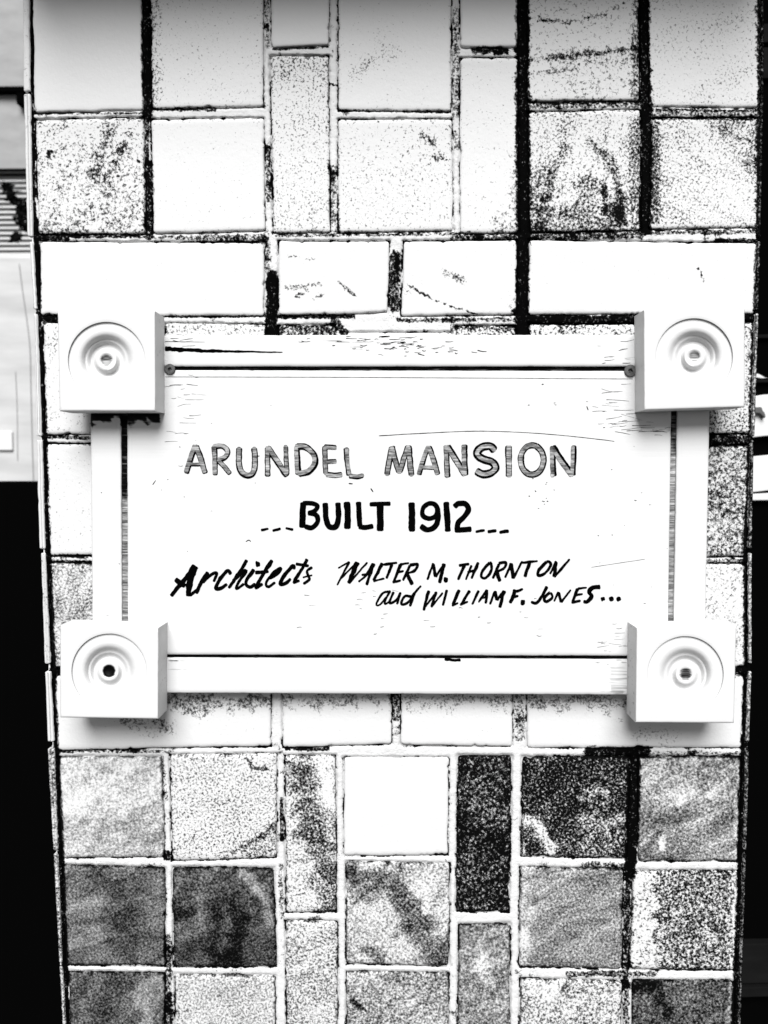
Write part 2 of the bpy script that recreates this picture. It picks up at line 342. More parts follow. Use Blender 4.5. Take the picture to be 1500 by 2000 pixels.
tile([(338,1694),(534,1696),(540,1887),(340,1888)], .38, 1.0, .5, 1.5, .4, [([(455,1770),(468,1810),(455,1870)], 9, -.2, 14), ([(425,1770),(420,1860)], 8, -.14, 14), ([(475,1705),(515,1750),(530,1800)], 4, .25, 8), ([(390,1750),(395,1800)], 6, .12, 14), ([(345,1790),(375,1785)], 5, -.15, 12)])
tile([(558,1798),(659,1800),(659,2160),(562,2160)], .66, 1.7, .4, 2.0, .2)
tile([(676,1682),(878,1687),(876,1886),(677,1882)], .70, 1.3, .5, 1.8, .8, [([(690,1715),(770,1725),(820,1820),(860,1870)], 18, -.33, 18), ([(720,1855),(745,1875)], 6, -.3, 10)])
tile([(896,1806),(996,1804),(995,2160),(892,2160)], .54, 1.2, .5, 1.7, .5, [([(940,1860),(955,1910)], 4, .18, 14)])
tile([(1016,1694),(1216,1698),(1214,1892),(1014,1888)], .56, 1.2, .6, 1.7, .4, [([(1022,1700),(1022,1880)], 6, .18, 14)])
tile([(1238,1701),(1442,1701),(1434,1894),(1230,1892)], .50, 2.2, .4, 2.1, .2, [([(1250,1705),(1262,1890)], 18, .38, 10), ([(1382,1815),(1383,1845)], 2, .5, 2), ([(1438,1710),(1432,1880)], 3, .3, 3)])
tile([(134,1898),(321,1900),(322,2160),(140,2160)], .40, 1.0, .6, 1.5, .7, [([(290,1930),(285,2000)], 12, .18, 20)])  # bottom row tones lowered slightly, painting in light fall-off towards the edge
tile([(342,1903),(537,1906),(538,2160),(344,2160)], .68, 1.3, .4, 1.9, .4)
tile([(677,1898),(876,1900),(874,2160),(677,2160)], .58, 1.4, .4, 1.8, .8, [([(680,1910),(730,1910)], 10, .15, 20), ([(690,1955),(715,1975)], 2, -.4, 4)])
tile([(1016,1912),(1214,1916),(1212,2160),(1014,2160)], .64, 1.9, .5, 1.9, .9, [([(1050,1930),(1080,1940)], 10, .2, 12)])
tile([(1236,1914),(1434,1916),(1428,2160),(1234,2160)], .40, 1.2, .5, 1.6, .9, [([(1240,1930),(1280,1925)], 6, -.25, 8), ([(1290,1950),(1310,1975)], 5, -.2, 8), ([(1430,1920),(1424,2000)], 4, .2, 4)])
rnd = random.Random(11)
for i, (q, tone, amp, cloud, gain, ang, feats) in enumerate(T):
    slab('tile', q, rnd.uniform(-.0006, .0006), -.010, M_STONE, pillar, tone, amp, cloud, gain, ang, i + 1, feats=feats, tilt=rnd.uniform(-.0008, .0008), edge_wear=.25)

# edges of the tiles on the pillar's two flanks
def lerp(x, tab):
    return float(np.interp(x, [t[0] for t in tab], [t[1] for t in tab]))
LO = [(-160,43),(60,45),(325,49),(460,53),(475,59),(600,66),(800,71),(1000,73),(1065,75),(1085,82),(1300,88),(1450,93),(1500,95),(1650,104),(1880,116),(2000,122),(2160,131)]
LI = [(-160,56),(300,60),(450,63),(600,72),(800,80),(1000,86),(1100,89),(1300,98),(1450,105),(1700,114),(1900,122),(2160,137)]
RO = [(-160,1493),(300,1490),(600,1481),(820,1479),(870,1470),(1100,1468),(1300,1468),(1450,1463),(1700,1456),(1850,1451),(2000,1446),(2160,1441)]
RI = [(-160,1488),(300,1485),(600,1476),(820,1472),(870,1465),(1100,1462),(1300,1462),(1450,1457),(1700,1450),(1850,1446),(2000,1441),(2160,1436)]
rows = [(-150,178),(184,462),(472,604),(612,852),(860,1072),(1080,1296),(1312,1448),(1462,1660),(1668,1880),(1888,2160)]
for side, (O, I) in enumerate(((LO, LI), (RO, RI))):
    for k, (a, b) in enumerate(rows):
        q = [(lerp(a, O), a), (lerp(a, I), a), (lerp(b, I), b), (lerp(b, O), b)]
        if side: q = [q[1], q[0], q[3], q[2]]
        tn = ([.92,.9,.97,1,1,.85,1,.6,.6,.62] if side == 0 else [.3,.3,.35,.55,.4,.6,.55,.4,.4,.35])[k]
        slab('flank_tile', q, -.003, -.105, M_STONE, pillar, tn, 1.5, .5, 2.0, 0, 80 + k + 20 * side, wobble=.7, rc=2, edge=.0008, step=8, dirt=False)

# mortar: one rough bed that rises in the joints and falls away at the tile edges
def build_mortar():
    step = 2.5
    us = np.arange(40, 1500, step); vs_ = np.arange(-150, 2150, step)
    U, Vv = np.meshgrid(us, vs_)
    inside = np.full(U.shape, -1e9)               # >0 inside a tile, px from its edge
    for (q, *_r) in T:
        q = np.array(q, float)
        x0, y0 = q.min(0) - 40; x1, y1 = q.max(0) + 40
        k = (U > x0) & (U < x1) & (Vv > y0) & (Vv < y1)
        uu, vv2 = U[k], Vv[k]; d = np.full(uu.shape, 1e9)
        for i in range(4):
            a, b = q[i], q[(i + 1) % 4]; e = (b - a) / np.linalg.norm(b - a)
            d = np.minimum(d, -(uu - a[0]) * e[1] * -1 * -1 + (vv2 - a[1]) * e[0]) if False else np.minimum(d, (vv2 - a[1]) * e[0] - (uu - a[0]) * e[1])
        inside[k] = np.maximum(inside[k], d)
    xl = np.interp(Vv, [t[0] for t in LI], [t[1] for t in LI]) - 4
    xr = np.interp(Vv, [t[0] for t in RI], [t[1] for t in RI]) + 4
    keep = (inside < 7) & (U > xl) & (U < xr)
    gap = np.clip(-inside, -2, 10)                # px away from the nearest tile
    n1 = fbm(U / 10, Vv / 10, 41, 4) - .5; n2 = fbm(U / 45, Vv / 45, 42, 3) - .5
    rise = np.clip((gap + 4 * n1) / 4.5, 0, 1)
    dep = -.0046 + .0034 * rise + .0008 * n1 + .0014 * n2
    corner = (U < xl + 16) | (U > xr - 16)
    dep = np.where(corner, dep - .004, dep)
    tone = .99 - .84 * strokes(U, Vv, DIRT)
    crev = np.clip(1 - (gap + 6 * n1 - 1.2) / 1.8, 0, 1) * np.clip((fbm(U / 34, Vv / 34, 55, 3) - .36) * 6, 0, 1)  # dirt and crevice shade both painted into the mortar along tile edges
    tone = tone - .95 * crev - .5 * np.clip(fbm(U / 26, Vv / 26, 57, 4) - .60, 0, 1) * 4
    pts = P(U, Vv, dep)
    idx = -np.ones(U.shape, int); cell = keep[:-1, :-1] & keep[1:, :-1] & keep[1:, 1:] & keep[:-1, 1:]
    use = np.zeros(U.shape, bool)
    use[:-1, :-1] |= cell; use[1:, :-1] |= cell; use[1:, 1:] |= cell; use[:-1, 1:] |= cell
    idx[use] = np.arange(use.sum())
    Fq = np.stack([idx[:-1, :-1][cell], idx[1:, :-1][cell], idx[1:, 1:][cell], idx[:-1, 1:][cell]], -1)
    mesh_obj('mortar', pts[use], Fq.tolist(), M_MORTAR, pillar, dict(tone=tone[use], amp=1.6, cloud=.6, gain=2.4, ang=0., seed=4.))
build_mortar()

# ------------------------------------------------------------------ the sign
sc_ = P(780, 1004, 0)
sign = empty('sign', (float(sc_[0]), 0.0, float(P(780, 1355, 0)[2])),
             'white painted wooden sign with black hand lettering and a round rosette on each corner block', 'sign')
DB = .018
W_ = dict(amp=1.0, cloud=.35, gain=2.6, ang=0., wobble=.35, rc=1.2, relief=.00012, edge=.0009, dirt=False)
slab('backing_board', [(182,657),(1383,657),(1374,1352),(184,1352)], .0152, -.0012, M_GROOVE, sign, tone=.58, amp=1.0, cloud=.5, gain=1.5, ang=0, seed=200,
     wobble=.3, rc=1, relief=.0001, edge=.0005, dirt=False, step=7,
     feats=[([(240,800),(242,952)], 12, -.5, 3), ([(1318,820),(1316,860)], 10, -.3, 30), ([(320,719),(1240,719)], 6, -.6, 3), ([(320,1282),(1230,1284)], 6, -.6, 3)])  # grooves darkened in tone to add to their shade
bw_feats = [([(330,745),(345,850)], 16, -.09, 26), ([(1235,740),(1222,850)], 22, -.09, 30), ([(250,812),(300,812)], 5, -1.0, 16), ([(1310,826),(1240,826)], 8, -.09, 26),  # soft shade beside the blocks painted into the tone, along with stains
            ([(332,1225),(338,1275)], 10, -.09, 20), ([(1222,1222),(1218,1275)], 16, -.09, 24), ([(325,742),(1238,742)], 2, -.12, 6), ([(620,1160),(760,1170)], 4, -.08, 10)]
board = slab('board', [(248.5,723),(1312,725),(1303.5,1281),(250,1278)], DB, .0146, M_WOOD, sign, tone=1.0, seed=201, feats=bw_feats, **W_)
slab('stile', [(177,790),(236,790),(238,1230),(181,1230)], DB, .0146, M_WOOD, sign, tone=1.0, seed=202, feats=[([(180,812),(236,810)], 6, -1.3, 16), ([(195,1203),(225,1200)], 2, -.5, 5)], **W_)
slab('stile', [(1323,790),(1386,790),(1377,1230),(1315.5,1230)], DB, .0146, M_WOOD, sign, tone=1.0, seed=203, feats=[([(1326,822),(1386,818)], 8, -.2, 14)], **W_)
slab('rail', [(300,655),(1262,654),(1262,715.5),(300,715.5)], DB, .0146, M_WOOD, sign, tone=.98, seed=204,
     feats=[([(640,660),(700,672),(780,668),(890,664)], 3, -.2, 8), ([(660,680),(820,686)], 3, -.2, 8), ([(322,700),(345,690)], 10, -.2, 18), ([(1238,690),(1215,690)], 10, -.25, 20)], **W_)
slab('rail', [(300,1284.5),(1250,1288),(1250,1357),(300,1353)], DB, .0146, M_WOOD, sign, tone=.98, seed=205,
     feats=[([(335,1300),(345,1350)], 10, -.18, 18), ([(1215,1300),(1205,1350)], 14, -.4, 24), ([(330,1292),(1220,1296)], .6, -.3, 3)], **W_)

PROFILE = [(0,-7.2),(.05,-7.0),(.085,-6.6),(.115,-5.2),(.15,-4.6),(.19,-4.7),(.215,-5.6),(.245,-7.8),(.275,-8.6),(.31,-8.6),(.345,-7.4),(.375,-5.8),(.395,-5.5),(.42,-5.4),(.45,-4.0),(.49,-2.3),(.54,-1.2),(.60,-1.15),(.66,-1.3),(.72,-1.4),(.752,-1.5),(.759,-1.5),(.766,-.1),(.775,0),(.84,0)]
def rosette(quad, c, R, seed, dot, tone=1.0, feats=()):
    q = np.array(quad, float); c = np.array(c, float)
    n = 112; th = np.linspace(0, 2 * math.pi, n, endpoint=False)
    rings = []
    for r, dz in PROFILE:
        rr = max(r, 1e-4) / .766 * R
        rings.append((c[0] + rr * np.cos(th), c[1] + rr * np.sin(th), np.full(n, .044 + dz * 1.35 / 1000)))
    # rays from the centre to the outline of the block
    def hit(s):
        qq = c + (q - c) * s; out = []
        for a in th:
            d = np.array([math.cos(a), math.sin(a)]); best = 1e9
            for i in range(4):
                A, B = qq[i], qq[(i + 1) % 4]; e = B - A
                det = d[0] * -e[1] + e[0] * d[1]
                if abs(det) < 1e-9: continue
                t = ((A[0] - c[0]) * -e[1] + e[0] * (A[1] - c[1])) / det; w = (d[0] * (A[1] - c[1]) - d[1] * (A[0] - c[0])) / det
                if t > 0 and -1e-6 <= w <= 1 + 1e-6: best = min(best, t)
            out.append(c + d * best)
        return np.array(out)
    # snap angles so that the corners are kept
    for p in q:
        a = math.atan2(p[1] - c[1], p[0] - c[0]) % (2 * math.pi); i = int(np.argmin(np.abs((th - a + math.pi) % (2 * math.pi) - math.pi))); th[i] = a
    rings = [(c[0] + max(r, 1e-4) / .766 * R * np.cos(th), c[1] + max(r, 1e-4) / .766 * R * np.sin(th), np.full(n, .044 + dz * 1.35 / 1000)) for r, dz in PROFILE]
    for s, dz in ((.955, 0), (.982, -.0001), (.994, -.0005), (1.0, -.0014)):
        h = hit(s); rings.append((h[:, 0], h[:, 1], np.full(n, .044 + dz)))
    U = np.array([r[0] for r in rings]); Vv = np.array([r[1] for r in rings]); D = np.array([r[2] for r in rings])
    chip = np.clip(fbm(U[-1] / 12, Vv[-1] / 12, seed, 3) - .6, 0, 1) * .004
    D[-1] -= chip; D[-2] -= chip * .4
    pts = P(U, Vv, D)
    front_n = len(rings)
    b0 = pts[-1].copy(); b1 = pts[-1].copy(); b2 = pts[-1].copy()
    b0[:, 1] = -.036; b1[:, 1] = -.025; b2[:, 1] = -.0178
    pts = np.concatenate([pts, b0[None], b1[None], b2[None]])
    m = len(pts); idx = np.arange(m * n).reshape(m, n)
    Fq = []
    for i in range(m - 1):
        for j in range(n):
            k = (j + 1) % n
            Fq.append((idx[i, j], idx[i, k], idx[i + 1, k], idx[i + 1, j])[::-1])
    Fq.append(list(idx[-1])); Fq.append(list(idx[0])[::-1])
    uu = np.concatenate([U, U[-1:], U[-1:], U[-1:]]); vv = np.concatenate([Vv, Vv[-1:], Vv[-1:], Vv[-1:]])
    rad = np.hypot(uu - c[0], vv - c[1]) / R * .766
    tn = np.full(uu.shape, tone)
    tn -= dot * np.clip(1 - (rad - .09) / .07, 0, 1)
    tn[-3:] -= .16  # block sides toned darker to stand for their shade
    for p, hw, dl, soft in feats:
        d = seg_dist(uu, vv, p); w = np.clip(1 - (d - hw) / soft, 0, 1); tn += dl * w
    o = mesh_obj('rosette_block', pts.reshape(-1, 3), Fq, M_WOOD, sign, dict(tone=tn.ravel(), amp=.9, cloud=.3, gain=2.4, ang=0., seed=float(seed)), smooth=True)
    me = o.data
    me.polygons.foreach_set('use_smooth', [p.center.y < -.0 or True for p in me.polygons])
    sm = o.modifiers.new('edge_split', 'EDGE_SPLIT'); sm.split_angle = math.radians(50)
    return o
rosette([(113,608),(303,608),(304,803),(117,803)], (208,704), 75.5, 301, .45)
rosette([(1257,606),(1454,604),(1454,795),(1258,801)], (1356,697), 75.5, 302, .4)
rosette([(118,1221),(310,1226),(309,1404),(118,1401)], (213,1311), 73.5, 303, 1.0)
rosette([(1243,1226),(1438,1222),(1433,1412),(1241,1411)], (1339,1317), 74.5, 304, .5, tone=.95)

# screws at the ends of the top groove
def screw(u, v, r):
    th = np.linspace(0, 2 * math.pi, 32, endpoint=False); V = []; Fq = []
    prof = [(1.0,.0165),(1.0,.0192),(.88,.0199),(.5,.0200)]
    for rr, d in prof: V.append(P(u + r * rr * np.cos(th), v + r * rr * np.sin(th), d))
    sq = np.maximum(np.abs(np.cos(th + .5)), np.abs(np.sin(th + .5)))
    V.append(P(u + r * .33 / sq * np.cos(th), v + r * .33 / sq * np.sin(th), .0200))
    V.append(P(u + r * .30 / sq * np.cos(th), v + r * .30 / sq * np.sin(th), .0178))
    n = 32; m = len(V); idx = np.arange(m * n).reshape(m, n)
    for i in range(m - 1):
        for j in range(n): Fq.append((idx[i, j], idx[i, (j + 1) % n], idx[i + 1, (j + 1) % n], idx[i + 1, j]))
    Fq.append(list(idx[-1])); Fq.append(list(idx[0])[::-1])
    mesh_obj('screw', np.concatenate(V), Fq, M_STEEL, sign, smooth=False)
screw(331.5, 721, 10.5); screw(1231.5, 724, 12)

# ------------------------------------------------------------------ lettering: brush strokes
def ribbon(pts, w, d, seed, taper=.0, rough=.10, closed=False):
    p = np.array(pts, float)
    if len(p) == 2: p = np.array([p[0], (p[0] + p[1]) / 2, p[1]])
    q = np.vstack([2 * p[0] - p[1], p, 2 * p[-1] - p[-2]])
    if closed: q = np.vstack([p[-2], p, p[1]])
    out = []
    for i in range(1, len(q) - 2):
        n = max(3, int(np.linalg.norm(q[i + 1] - q[i]) / 1.6))
        for t in np.linspace(0, 1, n, endpoint=False):
            a, b, c, e = q[i - 1], q[i], q[i + 1], q[i + 2]
            out.append(.5 * (2 * b + (c - a) * t + (2 * a - 5 * b + 4 * c - e) * t * t + (3 * b - a - 3 * c + e) * t ** 3))
    out.append(q[-2]); c = np.array(out)
    tg = np.gradient(c, axis=0); tg /= np.linalg.norm(tg, axis=1)[:, None] + 1e-9
    nm = np.stack([-tg[:, 1], tg[:, 0]], 1)
    s = np.linspace(0, 1, len(c)); L = np.linalg.norm(np.diff(c, axis=0), axis=1).sum()
    hw = np.full(len(c), w / 2) * (1 - taper * s)
    k = np.arange(len(c))
    hl = hw * (1 + rough * 2.2 * (fbm(k / 6, k * 0 + seed, seed, 3) - .5)); hr = hw * (1 + rough * 2.2 * (fbm(k / 6, k * 0 + seed + 9, seed + 5, 3) - .5))
    if not closed:                                # blunt, slightly rounded brush ends
        arc = s * L; cap = np.minimum(arc, L - arc); e = np.clip(cap / (w * .22), 0, 1); f = .55 + .45 * np.sqrt(1 - (1 - e) ** 2)
        hl *= f; hr *= f
    A = c + nm * hl[:, None]; B = c - nm * hr[:, None]
    pa = np.vstack([A, B]); n = len(c)
    V = P(pa[:, 0], pa[:, 1], d)
    Fq = [(i, i + 1, n + i + 1, n + i) for i in range(n - 1)]
    if (P(1, 0, 0) - P(0, 0, 0))[0] > 0: pass
    return V, Fq
LET_SEED = [0]
def letter(strk, ox, oy, sc, two_tone=None, rough=.16, taper=.15):
    V = []; Fq = []; mi = []; n = 0; d = DB + .00025
    def put(pts, w, dd, m, tp, closed):
        nonlocal n
        LET_SEED[0] += 1
        px = [(ox + x / sc, oy + y / sc) for x, y in pts]
        v, f = ribbon(px, w / sc, dd, LET_SEED[0], tp, rough, closed)
        V.append(v); Fq.extend([tuple(i + n for i in q) for q in f]); mi.extend([m] * len(f)); n += len(v)
    for k, s in enumerate(strk):
        pts, w = s[0], s[1]; closed = pts[0] == pts[-1] and len(pts) > 3
        if two_tone:
            dx, dy, bw_ = two_tone
            put([(x + dx, y + dy) for x, y in pts], w * bw_ * 1.12, d + k * .00003, 0, taper * .4, closed)
            put(pts, w * .72, d + .00035 + k * .00003, 1, 0, closed)
        else:
            put(pts, w, d + k * .00003, 0, taper, closed)
    V = np.vstack(V)
    mesh_obj('letter', V, Fq, [M_BLACK, M_GREY], board, dict(tone=.58, amp=1.1, cloud=.8, gain=1.4, ang=0., seed=7.), smooth=False, mat_idx=mi)

A_ = (340, 840, 3.75); B_ = (720, 840, 1500 / 430); C_ = (320, 1070, 1500 / 420); D_ = (640, 1070, 2.5)
def oval(cx, cy, rx, ry, n=14, a0=-1.2):
    p = [(cx + rx * math.cos(a0 + 2 * math.pi * i / n), cy + ry * math.sin(a0 + 2 * math.pi * i / n)) for i in range(n)]
    return p + [p[0]]
line1 = [
 (A_, [([(152,108),(122,190),(84,312)],42),([(155,108),(190,200),(224,312)],42),([(98,248),(208,246)],26)], (5,6,.94)),
 (A_, [([(290,112),(297,220),(298,325)],38),([(285,118),(350,112),(390,148),(372,192),(320,214)],38),([(320,214),(368,268),(408,316)],36)], (4,6,.95)),
 (A_, [([(476,122),(474,230),(492,300),(535,325),(578,305),(592,230),(586,122)],40)], (1,7,1.04)),
 (A_, [([(685,332),(684,220),(682,118)],38),([(684,118),(750,215),(828,330)],42),([(826,318),(820,200),(816,108)],34)], (1,8,1.0)),
 (A_, [([(903,322),(897,220),(892,118)],38),([(885,116),(960,122),(1020,180),(1022,245),(975,300),(903,318)],40)], (8,5,1.08)),
 (A_, [([(1104,120),(1106,230),(1112,325)],36),([(1098,126),(1190,130)],32),([(1105,236),(1190,230)],30),([(1112,325),(1170,334),(1232,328)],36)], (0,-4,1.0)),
 (A_, [([(1264,125),(1270,230),(1284,328)],36),([(1284,330),(1340,338),(1390,326)],34)], (-3,5,.98)),
 (B_, [([(124,308),(142,200),(156,118)],36),([(158,112),(180,205),(208,292)],34),([(208,292),(238,200),(268,110)],34),([(270,108),(280,210),(292,312)],38)], (1,-3,1.08)),
 (B_, [([(338,302),(370,200),(404,108)],34),([(406,108),(440,200),(468,302)],36),([(355,252),(455,255)],26)], (4,2,.96)),
 (B_, [([(534,322),(530,210),(526,102)],34),([(530,108),(590,200),(654,308)],38),([(656,308),(650,200),(648,98)],36)], (4,0,1.06)),
 (B_, [([(862,142),(826,110),(770,118),(738,158),(775,195),(840,218),(864,258),(830,292),(775,300),(730,276)],36)], (0,0,1.45)),
 (B_, [([(955,105),(956,210),(958,318)],42)], (-2,0,1.0)),
 (B_, [(oval(1112,203,78,100),38)], (3,0,1.05)),
 (B_, [([(1254,318),(1250,210),(1246,112)],34),([(1246,112),(1312,215),(1384,312)],36),([(1384,312),(1390,210),(1392,108)],32)], (7,-4,1.1)),
]
for (ox, oy, sc), s, tt in line1: letter(s, ox, oy, sc, tt, .14)
line2 = [
 (A_, [([(945,528),(942,620),(940,716)],46),([(940,536),(1010,536),(1048,556),(1030,590),(980,610)],34),([(980,604),(1040,622),(1052,668),(1012,714),(955,706)],36)]),
 (A_, [([(1106,532),(1112,640),(1130,698),(1165,712),(1195,690),(1204,620),(1200,530)],42)]),
 (A_, [([(1266,524),(1271,620),(1268,724)],48)]), (A_, [([(1350,524),(1355,620),(1362,708)],40),([(1350,708),(1400,712),(1460,702)],36)]),
 (B_, [([(6,506),(80,502),(150,500)],30),([(76,498),(79,590),(80,688)],48)]),
 (B_, [([(292,492),(295,600),(295,692)],46)]),
 (B_, [([(470,548),(452,508),(410,500),(372,530),(368,580),(405,602),(450,590),(470,548)],34),([(470,530),(474,600),(452,658),(400,678),(352,652)],38)]),
 (B_, [([(528,488),(535,590),(540,692)],42)]),
 (B_, [([(582,524),(612,500),(660,504),(680,542),(650,590),(612,628),(602,678)],38),([(585,680),(640,678),(702,674)],36)]),
]
for (ox, oy, sc), s in line2: letter(s, ox, oy, sc, None, .14, 0)
for (ox, oy, sc), s in ((A_, ([(636,734),(692,722)],20)), (A_, ([(720,736),(782,722)],22)), (A_, ([(816,718),(874,728)],20)), (B_, ([(728,692),(792,682)],20)), (B_, ([(810,693),(872,684)],22)), (B_, ([(890,697),(956,687)],24))):
    letter([s], ox, oy, sc, None, .3, 0)
line3 = [
 (C_, [([(218,122),(150,212),(48,336)],30),([(215,125),(180,235),(168,338)],42),([(78,218),(150,268)],32)]),
 (C_, [([(308,168),(262,240),(226,320)],26),([(180,335),(230,290)],18),([(265,240),(330,186),(370,176),(346,236)],20)]),
 (C_, [([(468,186),(442,160),(392,218),(362,282),(400,280),(442,252)],24)]),
 (C_, [([(580,84),(520,180),(452,282)],22),([(480,232),(556,162),(572,168),(520,240),(506,286),(560,250)],20)]),
 (C_, [([(628,148),(572,238),(600,272),(640,250)],24),([(640,116),(672,112)],36)]),
 (C_, [([(755,84),(690,190),(642,276),(690,250)],24),([(636,172),(732,166)],22)]),
 (C_, [([(735,216),(800,172),(815,142),(770,170),(715,242),(730,270),(778,240)],20)]),
 (C_, [([(912,150),(900,126),(850,180),(812,250),(850,246),(886,214)],24)]),
 (C_, [([(1002,78),(950,170),(906,240),(948,228)],22),([(920,110),(1012,126)],20)]),
 (C_, [([(1036,134),(1000,160),(1006,195),(1014,220),(972,252)],18),([(968,206),(1036,190)],12)]),
 (C_, [([(1215,142),(1295,96)],12),([(1295,96),(1250,180),(1208,260)],16),([(1228,220),(1345,102)],12),([(1350,98),(1320,170),(1290,248)],30),([(1290,248),(1420,100)],14)]),
 (D_, [([(220,75),(190,130),(150,166)],9),([(225,75),(206,130),(190,182)],13),([(165,132),(215,124)],8)]),
 (D_, [([(268,74),(236,135),(224,160)],14),([(222,162),(278,150)],9)]),
 (D_, [([(272,82),(340,72)],10),([(314,78),(287,150)],12)]),
 (D_, [([(356,80),(322,166)],13),([(352,80),(398,74)],9),([(335,121),(372,112)],8),([(316,168),(358,158)],10)]),
 (D_, [([(402,84),(368,160)],11),([(400,84),(438,80),(424,110),(386,126)],11),([(388,125),(414,180)],15)]),
 (D_, [([(516,74),(486,156)],10),([(516,78),(526,142)],14),([(526,142),(568,80)],9),([(568,76),(546,172)],16)]),
 (D_, [([(566,154),(588,156)],24)]),
 (D_, [([(640,86),(692,78)],11),([(668,84),(636,156)],13)]),
 (D_, [([(702,84),(674,156)],9),([(736,70),(702,150)],12),([(682,119),(726,108)],9)]),
 (D_, [([(792,74),(758,110),(750,140),(772,146),(800,108),(798,80),(792,74)],12)]),
 (D_, [([(836,78),(806,150)],11),([(834,76),(870,70),(860,100),(826,116)],11),([(826,114),(842,164)],15)]),
 (D_, [([(896,74),(866,146)],10),([(896,74),(906,150)],15),([(906,150),(950,64)],9)]),
 (D_, [([(944,73),(1026,64)],10),([(986,70),(963,142)],14)]),
 (D_, [([(1068,70),(1032,108),(1028,134),(1058,126),(1088,88),(1084,70),(1068,70)],12)]),
 (D_, [([(1116,64),(1086,128)],9),([(1116,68),(1106,142)],14),([(1106,142),(1182,54)],10)]),
 (D_, [([(300,212),(268,222),(238,274),(256,276),(292,232)],8),([(306,208),(284,250),(280,274),(300,262)],9)]),
 (D_, [([(322,214),(302,268),(334,256),(356,216)],10),([(356,216),(338,276)],10)]),
 (D_, [([(408,236),(376,236),(360,274),(390,268),(422,222),(456,184)],10),([(424,218),(402,286)],11)]),
 (D_, [([(494,208),(468,306)],12),([(474,288),(534,214)],8),([(530,214),(506,290)],12),([(506,290),(562,218)],8)]),
 (D_, [([(582,204),(562,282)],10)]),
 (D_, [([(642,204),(612,280)],14),([(606,282),(638,268)],9)]),
 (D_, [([(694,208),(652,276)],12),([(646,278),(686,262)],9)]),
 (D_, [([(738,208),(704,276)],10)]),
 (D_, [([(778,204),(736,266)],9),([(778,204),(772,272)],13),([(744,246),(776,240)],7)]),
 (D_, [([(816,210),(792,276)],9),([(816,210),(826,256)],12),([(826,256),(860,210)],9),([(862,208),(840,292)],14)]),
 (D_, [([(914,214),(890,270)],15),([(904,206),(925,212),(954,200)],10),([(898,242),(932,234)],10)]),
 (D_, [([(942,264),(964,266)],22)]),
 (D_, [([(1072,188),(1046,235),(1020,268),(992,264)],13)]),
 (D_, [([(1086,220),(1058,244),(1068,262),(1096,242),(1086,220)],11)]),
 (D_, [([(1126,214),(1106,262)],9),([(1126,216),(1140,266)],13),([(1140,266),(1188,204)],9)]),
 (D_, [([(1222,198),(1196,264)],12),([(1220,200),(1266,194)],9),([(1205,231),(1246,225)],9),([(1190,266),(1236,258)],10)]),
 (D_, [([(1332,190),(1292,196),(1276,216),(1290,236),(1268,262),(1248,264)],16)]),
 (D_, [([(1334,252),(1354,246)],20)]), (D_, [([(1374,252),(1396,244)],19)]), (D_, [([(1410,254),(1432,246)],20)]),
]
for (ox, oy, sc), s in line3: letter([(p, w * 1.2 + 2.2 * (sc == 2.5)) for p, w in s], ox, oy, sc, None, .34, .2)

# splits, scratches and drips in the paint
def crack(pts, w, parent, mat=M_BLACK, d=DB + .0002, tp=.7, rough=.5):
    LET_SEED[0] += 1
    v, f = ribbon(pts, w, d, LET_SEED[0], tp, rough)
    mesh_obj('crack', v, f, mat, parent, smooth=False)
rail_t = [o for o in sign.children if o.name == 'rail'][0]
crack([(322,681),(380,684),(450,686),(552,688)], 9, rail_t, tp=.8)
crack([(322,667),(400,668)], 1.2, rail_t)
def flecks(name, parent, spec, d=DB + .0002):
    """many fine paint flecks and hairline checks of one board, as one piece"""
    V = []; Fq = []; n = 0; rr = random.Random(len(spec) * 7 + 3)
    for (cu, cv_, su, sv, cnt, lmin, lmax, w) in spec:
        for _ in range(cnt):
            u = rr.gauss(cu, su); v = rr.gauss(cv_, sv); l = rr.uniform(lmin, lmax); sl_ = rr.gauss(0, .10)
            LET_SEED[0] += 1
            a, f = ribbon([(u, v), (u + l / 2, v + rr.gauss(0, .8) + sl_ * l / 2), (u + l, v + sl_ * l)], w * rr.uniform(.5, 1.4), d, LET_SEED[0], .5, .8)
            V.append(a); Fq += [tuple(i + n for i in q) for q in f]; n += len(a)
    o = mesh_obj(name, np.vstack(V), Fq, M_BLACK, parent, smooth=False); o['kind'] = 'stuff'
flecks('paint_flecks', rail_t, [(740,664,60,5,26,6,26,1.3), (770,678,55,6,26,5,22,1.2), (800,686,45,4,10,4,14,1.2), (345,672,14,8,8,8,30,.9), (1205,690,22,14,14,6,30,.8)])
flecks('paint_flecks', board, [(1200,790,26,34,22,8,50,.7), (350,790,20,34,20,8,40,.7), (1040,960,25,22,14,1,3,1.8), (1100,800,50,30,6,2,5,1.4), (700,1165,50,14,10,3,16,.7), (400,900,110,120,14,1,4,1.2), (900,1210,240,30,18,2,12,.8), (1190,1255,24,14,16,4,24,.7), (1240,1000,40,120,14,1,5,1.1), (1255,838,30,10,16,10,50,.8)])
for pts, w in (([(740,851),(830,846),(940,842),(1060,847),(1170,858),(1200,862)], 1.3), ([(1155,1108),(1260,1092)], .8), ([(323,736),(700,737),(1236,740)], .9),
               ([(298,947),(304,938)], 1.6), ([(480,1058),(486,1055),(490,1058)], 2), ([(1146,793),(1149,801)], 2.2), ([(681,944),(689,945)], 2.6), ([(724,954),(729,961)], 2.4)):
    crack(pts, w, board, tp=.2)
crack([(868,1287),(880,1289),(900,1290)], 6, [o for o in sign.children if o.name.startswith('rail')][1], tp=.1)

